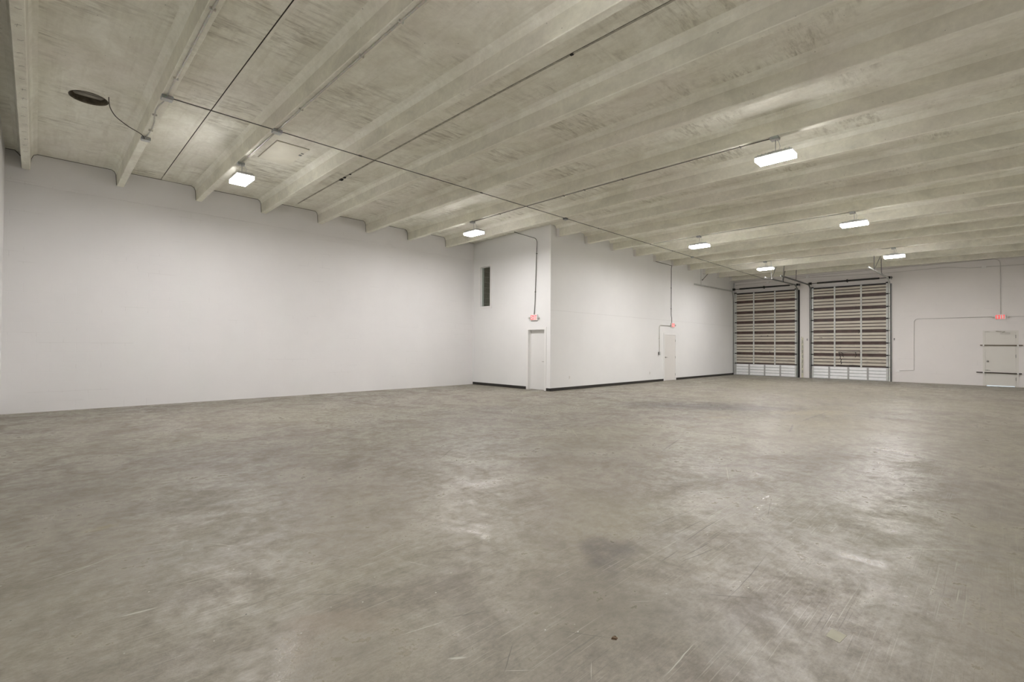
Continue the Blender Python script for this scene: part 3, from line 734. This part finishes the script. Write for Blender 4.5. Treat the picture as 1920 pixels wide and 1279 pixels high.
# right wall conduits (painted over)
X = XD-.014
conduit(arc([(X,9.95,4.935),(X,5.0,4.945),(X,-.045,4.965),(X,-.045,2.80)],.22), .010, PAINTC, 'painted conduit along the top of the right wall, bending down to the exit sign', straps=[(X,3.6,4.948),(X,1.2,4.957)], strap_n=(1,1,0))
conduit([(X,9.9,4.77),(X,8.37,4.80)], .010, PAINTC, 'short painted conduit above the left dock door, ending at a small box')
conduit([(X,8.25,4.80),(X,6.6,4.87)], .010, PAINTC, 'painted conduit between the two small boxes above the left dock door')
conduit([(X,6.45,4.86),(X,3.5,4.765),(X,2.2,4.79),(X,1.5,4.80),(X,1.1,4.74),(X,.8,4.69),(X,.47,4.69)], .010, PAINTC, 'painted conduit sagging along the right wall below the top one')
conduit([(X,.35,4.69),(X,-1.44,4.63)], .010, PAINTC, 'painted conduit running off the right edge of the photo from a small box')
conduit(arc([(X,.18,2.705),(X,2.545,2.71),(X,2.555,.56),(X,2.55,.53),(X,3.02,.49)],.16), .011, PAINTC, 'painted conduit looping from the exit sign down to a low box, right wall', straps=[(X,1.2,2.707),(X,2.55,1.7)], strap_n=(1,1,0))
conduit([(X,-.24,2.70),(X,-1.44,2.68)], .011, PAINTC, 'painted conduit leaving the exit sign towards the right edge')
for y, z, lab in ((8.31,4.80,'small painted box high on the wall above the left dock door'),(6.525,4.89,'small painted box high between the two dock doors'),(.41,4.69,'small painted box high on the right wall near the exit sign drop'),(3.10,.488,'white outlet box low on the right wall beside the right dock door')):
    t = thing('junction_box', lab, 'junction box', (XD,y,z), 'painted boxes on the right wall')
    mb = MB(); mb.cbox((XD-.025,y,z),(.05,.125,.11),.006); mb.build('box_body', PLASW, t, loc=t.location)
    mb = MB(); mb.cbox((XD-.053,y,z),(.005,.118,.10),.001); mb.build('cover', PLASW, t, loc=t.location)
# hooks beside the dock doors
for y, z, lab in ((3.215,1.853,'small metal hook on the wall right of the right dock door'),(6.545,1.85,'small metal hook on the pier between the dock doors')):
    t = thing('wall_hook', lab, 'hook', (XD,y,z), 'hooks beside the dock doors')
    mb = MB(); mb.cbox((XD-.006,y,z),(.012,.035,.10),.003); mb.build('plate', GALVD, t, loc=t.location)
    mb = MB(); mb.tube([(XD-.01,y,z+.02),(XD-.07,y-.02,z+.01),(XD-.09,y-.02,z+.04)],.008,6); mb.build('hook', GALVD, t, loc=t.location)

# ------------------------------------------------------------------ round roof vent and its cable, hatch
cx, cy, zz = .545, 10.165, zd(10.165)
t = thing('roof_vent', 'dark round vent opening in the ceiling at the upper left', 'vent', (cx,cy,zz))
mb = MB(); mb.disc_lathe((cx,cy,zz),(0,0,1),[(.243,-.004),(.243,.0),(.232,.002),(.226,.02),(.222,.34),(0,.342)],40)
mb.disc_lathe((cx,cy,zz),(0,0,1),[(.243,-.004),(.236,-.006),(.232,.002)],40); mb.build('duct_collar', DUCT, t, loc=t.location)
mb = MB(); mb.cbox((cx,cy+.06,zz+.12),(.41,.22,.006),0,Matrix.Rotation(math.radians(-22),3,'X')); mb.build('damper_blade', DUCTI, t, loc=t.location)
mb = MB(); mb.tube([(cx-.215,cy-.02,zz+.05),(cx+.215,cy-.02,zz+.05)],.008,8); mb.build('damper_rod', DUCTI, t, loc=t.location)
pts = [(.768,9.899,zz+.02),(.772,9.92,5.25),(.795,9.985,5.18),(.860,10.06,5.105),(.95,10.10,5.05),(1.05,10.12,5.0),(1.14,10.15,4.975),(1.21,10.18,4.955),(1.262,10.24,4.935),(1.275,10.285,4.925)]
P2 = []
for i in range(len(pts)-1):
    a = Vector(pts[max(0,i-1)]); b = Vector(pts[i]); c = Vector(pts[i+1]); d = Vector(pts[min(len(pts)-1,i+2)])
    for k in range(4):
        u = k/4; P2.append(.5*((2*b)+(c-a)*u+(2*a-5*b+4*c-d)*u*u+(3*b-a-3*c+d)*u**3))
P2.append(Vector(pts[-1]))
mb = MB(); mb.tube(P2, .0065, 8); o = mb.build('cable', CABLE, loc=P2[0]); tag(o, 'thin dark cable drooping from beside the round vent to a junction box', 'cable')
mb = MB(); mb.cyl((1.262,10.285,4.945),(1.262,10.25,4.942),.013,8)

hx0,hx1,hy0,hy1 = 3.222,3.828,9.668,10.79
t = thing('ceiling_hatch', 'square pale access panel in the ceiling beside the left light', 'access panel', ((hx0+hx1)/2,(hy0+hy1)/2,zd(10.2)))
def hz(y, o=0): return zd(y)-o
mb = MB()
mb.add([(hx0,hy0,hz(hy0,.018)),(hx1,hy0,hz(hy0,.018)),(hx1,hy1,hz(hy1,.018)),(hx0,hy1,hz(hy1,.018)),(hx0,hy0,hz(hy0)),(hx1,hy0,hz(hy0)),(hx1,hy1,hz(hy1)),(hx0,hy1,hz(hy1))],[(0,3,2,1),(4,5,6,7),(0,1,5,4),(1,2,6,5),(2,3,7,6),(3,0,4,7)])
mb.build('panel', HATCH, t, loc=t.location)
mb = MB()
for a, b in (((hx0-.005,hy0-.005),(hx1+.005,hy0-.005)),((hx0-.005,hy0-.005),(hx0-.005,hy1+.005)),((hx1+.005,hy0-.005),(hx1+.005,hy1+.005)),((hx0-.005,hy1+.005),(hx1+.005,hy1+.005))):
    mb.tube([(*a,hz(a[1],.002)),(*b,hz(b[1],.002))],.004,4)
mb.build('frame_gap', simple('panel_gap', (.22,.20,.16), .9), t, loc=t.location)
mb = MB()
mb.cbox((hx1-.035,9.93,hz(9.93,.024)),(.05,.018,.012),.002); mb.build('latch', GALVD, t, loc=t.location)
mb = MB(); mb.cbox((hx1-.035,10.04,hz(10.04,.024)),(.05,.05,.012),.002); mb.build('latch', GALVD, t, loc=t.location)

# clamps in the sealed ceiling joint
for y, s, lab in ((10.83,1.,'larger dark clamp stuck in the second ceiling joint'),(10.66,.7,'small dark clamp beside the larger one in the second ceiling joint'),(10.38,.5,'tiny dark fitting in the second ceiling joint, nearer the camera'),(4.0,.5,'tiny metal clip in the second ceiling joint, high in the photo')):
    z = zd(y); mb = MB(); mb.cbox((5.04,y,z-.012*s),(.055*s+.01,.10*s,.03*s),.004); mb.cyl((5.04,y-.03*s,z-.012),(5.04,y-.03*s,z-.045*s),.010*s+.002,8)
    tag(mb.build('joint_clamp', BLACKM, loc=(5.04,y,z)), lab, 'clamp', 'clamps in the ceiling joint')

# ------------------------------------------------------------------ dock doors
def dock_door(y0, y1, label, lefttrack, damaged):
    # y0 < y1 ; leaf faces -X
    xf = XD-.075
    t = thing('overhead_door', label, 'dock door', (XD-.05,(y0+y1)/2,0), 'sectional dock doors')
    L = t.location.copy()
    joints = [.62,1.141,1.684,2.227,2.766,3.288,3.845,4.34]
    # white bottom section
    mb = MB(); mb.box(xf+.02, xf+.06, y0, y1, .01, joints[0]-.03)
    n = 4; hgt = (joints[0]-.05)/n
    for k in range(n):
        z0 = .012+k*hgt
        mb.add([(xf+.02,y0,z0+.012),(xf+.004,y0,z0+.026),(xf+.004,y0,z0+hgt-.016),(xf+.02,y0,z0+hgt-.006),(xf+.02,y1,z0+.012),(xf+.004,y1,z0+.026),(xf+.004,y1,z0+hgt-.016),(xf+.02,y1,z0+hgt-.006)],
               [(0,1,5,4),(1,2,6,5),(2,3,7,6),(0,3,2,1),(4,5,6,7)])
    sec = mb.build('bottom_section', WSEC, t, loc=L)
    mb = MB()
    for k in range(n+1): mb.box(xf+.013, xf+.021, y0, y1, .012+k*hgt-.008, .012+k*hgt+.012)
    mb.build('groove', simple('grey_groove', (.42,.43,.43), .5) if 'grey_groove' not in bpy.data.materials else bpy.data.materials['grey_groove'], sec, loc=L)
    sw = .07
    for k in range(1,4):
        yc_ = y1+(y0-y1)*k/4.0 + (.02 if k == 1 else 0)
        mb = MB(); mb.box(xf-.012, xf+.018, yc_-sw/2, yc_+sw/2, .03, joints[0]-.04); mb.box(xf-.016, xf-.012, yc_-sw/2+.012, yc_+sw/2-.012, .05, joints[0]-.06); mb.build('bottom_stile', GREYP, t, loc=L)
    mb = MB(); mb.tube([(xf+.03,y0,.012),(xf+.03,y1,.012)],.012,6); mb.build('bottom_seal', BLACKM, t, loc=L)
    # tan sections
    for k in range(len(joints)-1):
        za, zb = joints[k], joints[k+1]
        lo = za+(.058 if k else .03); hi = zb-(.052 if k < 6 else .06); rh = (hi-lo)/3
        if k == 0: nr = 3
        mb = MB()
        for j in range(3):
            a = lo+j*rh+.013; b = lo+(j+1)*rh-.015
            mb.add([(xf+.035,y0,a+.001),(xf,y0,a+.005),(xf,y0,b-.012),(xf+.035,y0,b-.004),(xf+.035,y1,a+.001),(xf,y1,a+.005),(xf,y1,b-.012),(xf+.035,y1,b-.004)],
                   [(0,1,5,4),(1,2,6,5),(2,3,7,6),(0,3,2,1),(4,5,6,7)])
        s_ = mb.build('door_section', TAN, t, loc=L)
        mb = MB(); mb.box(xf+.034, xf+.05, y0, y1, za-.045 if k else za-.03, zb-.046)
        mb.build('backing_sheet', BROWN, s_, loc=L)
    mb = MB(); mb.box(xf-.01, xf+.045, y0, y1, joints[-1]-.055, joints[-1]-.015); mb.box(xf-.045, xf-.01, y0+.05, y1-.05, joints[-1]-.022, joints[-1]-.015); mb.build('top_strut', BLACKM, t, loc=L)
    # vertical stiles
    for fr in ((.319,.667) if damaged else (.319,.665)):
        yc_ = y1+(y0-y1)*fr
        mb = MB(); mb.box(xf-.018, xf-.002, yc_-.032, yc_+.032, joints[0]-.06, joints[-1]-.02)
        for j in joints[1:-1]: mb.box(xf-.026, xf-.018, yc_-.03, yc_+.03, j-.05, j+.05); mb.tube([(xf-.028,yc_-.03,j),(xf-.028,yc_+.03,j)],.008,6)
        mb.build('centre_stile', GALV, t, loc=L)
    for ye, s in ((y0,-1),(y1,1)):
        mb = MB(); a, b = sorted((ye-s*.07, ye)); mb.box(xf-.016, xf, a, b, .02, joints[-1]-.02); mb.build('end_stile', GALV, t, loc=L)
        for j in joints:
            mb = MB(); mb.cbox((xf-.03,ye-s*.02,j),(.035,.11,.055),.004); mb.cyl((xf-.03,ye-s*.04,j),(xf-.03,ye+s*.055,j),.012,8); mb.cyl((xf-.03,ye+s*.045,j),(xf-.03,ye+s*.07,j),.026,12)
            mb.build('roller_hinge', BLACKM, t, loc=L)
    if damaged:
        mb = MB(); x = xf-.003
        for pts, r in (([(5.26,1.262),(5.22,1.272),(5.0,1.262),(4.8,1.275),(4.6,1.27),(4.40,1.283)],.013),([(5.24,1.27),(5.2,1.19),(5.21,1.10),(5.17,1.05),(5.19,.97),(5.14,.92),(5.16,.84),(5.13,.75),(5.16,.70)],.014),
                       ([(5.18,1.25),(5.07,1.21),(5.09,1.10),(5.05,1.03)],.011),([(4.6,1.26),(4.57,1.13),(4.61,1.03)],.012),([(4.43,1.27),(4.41,1.15),(4.42,1.02),(4.405,.70)],.008),
                       ([(4.40,1.283),(4.1,1.275),(3.9,1.27),(3.75,1.288)],.007),([(5.30,.662),(4.9,.650),(4.7,.668),(4.43,.652)],.014),([(5.22,1.47),(5.16,1.50)],.012),([(4.5,2.30),(4.46,2.2),(4.49,2.12)],.008),
                       ([(6.02,1.95),(5.95,1.95),(5.90,1.93)],.009)):
            mb.tube([(x,p[0],p[1]) for p in pts], r, 5)
        mb.build('cut_marks', BLACKM, t, loc=L)
    else:
        mb = MB(); x = xf-.002
        for pts, r in (([(8.55,1.27),(8.3,1.28),(8.1,1.275)],.006),([(8.62,2.04),(8.58,2.05)],.012),([(8.32,2.06),(8.27,2.06)],.012),([(8.2,1.26),(8.18,1.12)],.008),([(8.72,1.20),(8.70,1.12)],.008)):
            mb.tube([(x,p[0],p[1]) for p in pts], r, 5)
        mb.build('scuff_marks', BLACKM, t, loc=L)
    return t
dock_door(6.985, 9.895, 'left tan sectional dock door with a white bottom section, next to the corner', True, False)
dock_door(3.415, 6.330, 'right tan sectional dock door with black cut marks near its bottom', True, True)

def track(y, s, xend, zend, zst, hangers, label, dark=False):
    # s: side of the door on which the track sits; channel section swept along a bent path
    X0 = XD-.10
    t = thing('door_track', label, 'door track', (XD-.05,y,0), 'steel tracks of the dock doors')
    L = t.location.copy()
    path = [Vector((X0,y,0)), Vector((X0,y,4.02))]
    R_ = zst-4.02
    for k in range(1,9):
        a = math.pi/2*k/8; path.append(Vector((X0-R_*(1-math.cos(a)), y, 4.02+R_*math.sin(a))))
    path.append(Vector((xend,y,zend)))
    mb = MB(); o = []
    n = len(path)
    sec = [(-.026,-.022),(-.026,.022),(-.022,.022),(-.022,-.018),(.022,-.018),(.022,.022),(.026,.022),(.026,-.022)]
    for i, p in enumerate(path):
        d = (path[min(n-1,i+1)]-path[max(0,i-1)]).normalized(); nrm = Vector((d.z,0,-d.x))
        o.append([p+nrm*a+Vector((0,-s*b,0)) for a, b in sec])
    vs = [v for r in o for v in r]; fs = []
    m = len(sec)
    for i in range(n-1):
        for k in range(m): fs.append((i*m+k, i*m+(k+1)%m, (i+1)*m+(k+1)%m, (i+1)*m+k))
    fs.append(tuple(range(m))[::-1]); fs.append(tuple((n-1)*m+k for k in range(m)))
    mb.add(vs, fs); mb.build('rail', GALVD if dark else GALV, t, loc=L)
    mb = MB(); a, b = sorted((y+s*.022, y+s*.075)); mb.box(XD-.006, XD, a, b, 0, 4.3); a, b = sorted((y+s*.022, y+s*.028)); mb.box(XD-.13, XD-.006, a, b, 0, 4.3)
    mb.build('wall_angle', BLACKM if dark else GALVD, t, loc=L)
    mb = MB(); mb.tube([(XD-.16,y-s*.045,4.48),(XD-.115,y-s*.035,3.8),(XD-.115,y-s*.03,.1)],.003,4); mb.build('lift_cable', GALVD, t, loc=L)
    for (xa, za, xb, yb, zb, m_) in hangers:
        mb = MB(); mb.tube([(xa,y+s*.02,za),(xb,yb,zb)],.014,4,sm=False); mb.tube([(xa,y+s*.03,za-.02),(xa,y+s*.03,za+.02)],.02,6); mb.build('hanger', {0:GALV,1:BLACKM,2:GALVD}[m_], t, loc=L)
    return t
zz_ = lambda y: zd(y)-.002
track(9.93, 1, 21.69, 4.375, 4.425, [(22.43,4.38,22.37,9.93,zz_(9.93),0),(22.60,4.66,23.55,9.95,5.22,1)], 'left track of the left dock door, running along the middle wall')
track(6.935, -1, 21.77, 4.40, 4.50, [(22.58,4.43,22.58,6.93,zz_(6.9),0),(22.62,4.43,23.27,6.83,zz_(6.8),2),(24.12,4.52,23.40,6.62,zz_(6.6),2),(24.19,4.47,24.60,6.90,zz_(6.9),1)], 'right track of the left dock door, with a bright tip', dark=True)
track(6.375, 1, 21.98, 4.44, 4.46, [(24.21,4.45,24.657,6.50,zz_(6.5),2)], 'left track of the right dock door, hanging beside the pier', dark=True)
track(3.365, -1, 21.66, 4.42, 4.50, [(22.73,4.46,22.80,3.36,zz_(3.3),2),(22.75,4.46,23.37,3.13,zz_(3.1),2),(24.34,4.47,24.42,3.37,zz_(3.3),2)], 'right track of the right dock door, ending below the far light', dark=False)

def spring(ya, yb, sa, sb, label):
    xs = XD-.15; z = 4.545
    t = thing('torsion_spring', label, 'door spring', (XD,(ya+yb)/2,z), 'torsion spring shafts over the dock doors'); L = t.location.copy()
    mb = MB(); mb.tube([(xs,ya-.12,z),(xs,yb+.12,z)],.013,10); mb.build('shaft', BLACKM, t, loc=L)
    ym = (sa+sb)/2
    for a, b in ((sa, ym-.03), (ym+.03, sb)):
        mb = MB(); pts = []; rr = []; k = 0; y = a
        while y < b: pts.append((xs,y,z)); rr.append(.042 if k % 2 else .034); y += .02; k += 1
        mb.tube(pts, rr, 12); mb.build('spring', BLACKM, t, loc=L)
    mb = MB(); mb.box(xs-.02, XD, ym-.012, ym+.012, z-.06, z+.07); mb.cyl((xs,ym-.03,z),(xs,ym+.03,z),.05,12); mb.build('centre_bracket', BLACKM, t, loc=L)
    for y, s in ((ya,-1),(yb,1)):
        mb = MB(); mb.disc_lathe((xs,y-.04,z),(0,1,0),[(0,0),(.058,0),(.062,.01),(.052,.02),(.052,.06),(.062,.07),(.058,.08),(0,.08)],18); mb.build('cable_drum', BLACKM, t, loc=L)
        mb = MB(); mb.box(xs-.045, XD, y+s*.075-.004, y+s*.075+.004, z-.07, z+.055); mb.build('end_bracket', GALVD, t, loc=L)
    return t
spring(6.93, 9.93, 7.27, 9.66, 'black torsion spring shaft above the left dock door')
spring(3.37, 6.37, 3.71, 6.10, 'black torsion spring shaft above the right dock door')
# steel strip framing along the opening beside the corner, and the scuffed guard on the pier
mb = MB(); mb.box(XD-.012, XD, 9.965, 10.0, 0, 4.9); struct(mb.build('trim_7', mat_galv('pale_strip', (.62,.64,.66), .4, .2)))
t = thing('post_guard', 'scuffed cream steel corner guard at the foot of the pier between the dock doors', 'guard', (XD,6.80,0))
mb = MB(); mb.box(XD-.05,XD,6.775,6.782,0,2.0); mb.box(XD-.056,XD-.05,6.70,6.782,0,1.95); mb.build('guard_angle', PALEW, t, loc=t.location)
random.seed(5)
mb = MB()
for k in range(7):
    z = .25+k*.24; mb.add([(XD-.0575,6.71+.01*random.random(),z),(XD-.0575,6.73+.03*random.random(),z-.03),(XD-.0575,6.745,z+.12),(XD-.0575,6.72,z+.16)],[(0,1,2,3)])
mb.build('chipped_paint', GALVD, t, loc=t.location)

# ------------------------------------------------------------------ bits on the floor
mb = MB(); c = Vector((2.795,.564,0)); 
mb.add([(2.760,.60,.0012),(2.853,.595,.0012),(2.838,.528,.0012),(2.742,.540,.0012),(2.760,.60,0),(2.853,.595,0),(2.838,.528,0),(2.742,.540,0)],[(0,1,2,3),(4,7,6,5),(0,4,5,1),(1,5,6,2),(2,6,7,3),(3,7,4,0)])
tag(mb.build('tape_patch', PAPER, loc=(2.795,.564,0)), 'square of buff tape stuck on the floor at the lower right', 'tape')
def shard(x, y, r, h, mat, name, label, cat, n=7, seed=1):
    random.seed(seed); mb = MB(); bot = []; top = []
    for k in range(n):
        a = 2*math.pi*k/n; q = r*(.6+.5*random.random()); bot.append((x+q*math.cos(a), y+q*.7*math.sin(a), 0)); top.append((x+q*.7*math.cos(a), y+q*.5*math.sin(a), h*(.5+.6*random.random())))
    mb.add(bot+top, [tuple(range(n))[::-1], tuple(range(n,2*n))]+[(k,(k+1)%n,n+(k+1)%n,n+k) for k in range(n)])
    return tag(mb.build(name, mat, loc=(x,y,0)), label, cat)
shard(2.0,1.308,.022,.008,RUST,'rust_flake','flat rusty flake lying on the floor near the bottom centre','debris')
shard(1.812,1.585,.006,.003,SCRAPW,'paper_scrap','tiny white scrap on the floor left of the rusty flake','debris',5,4)
shard(1.915,1.462,.006,.003,SCRAPW,'paper_scrap','tiny white scrap on the floor just left of the rusty flake, nearer it','debris',5,6)
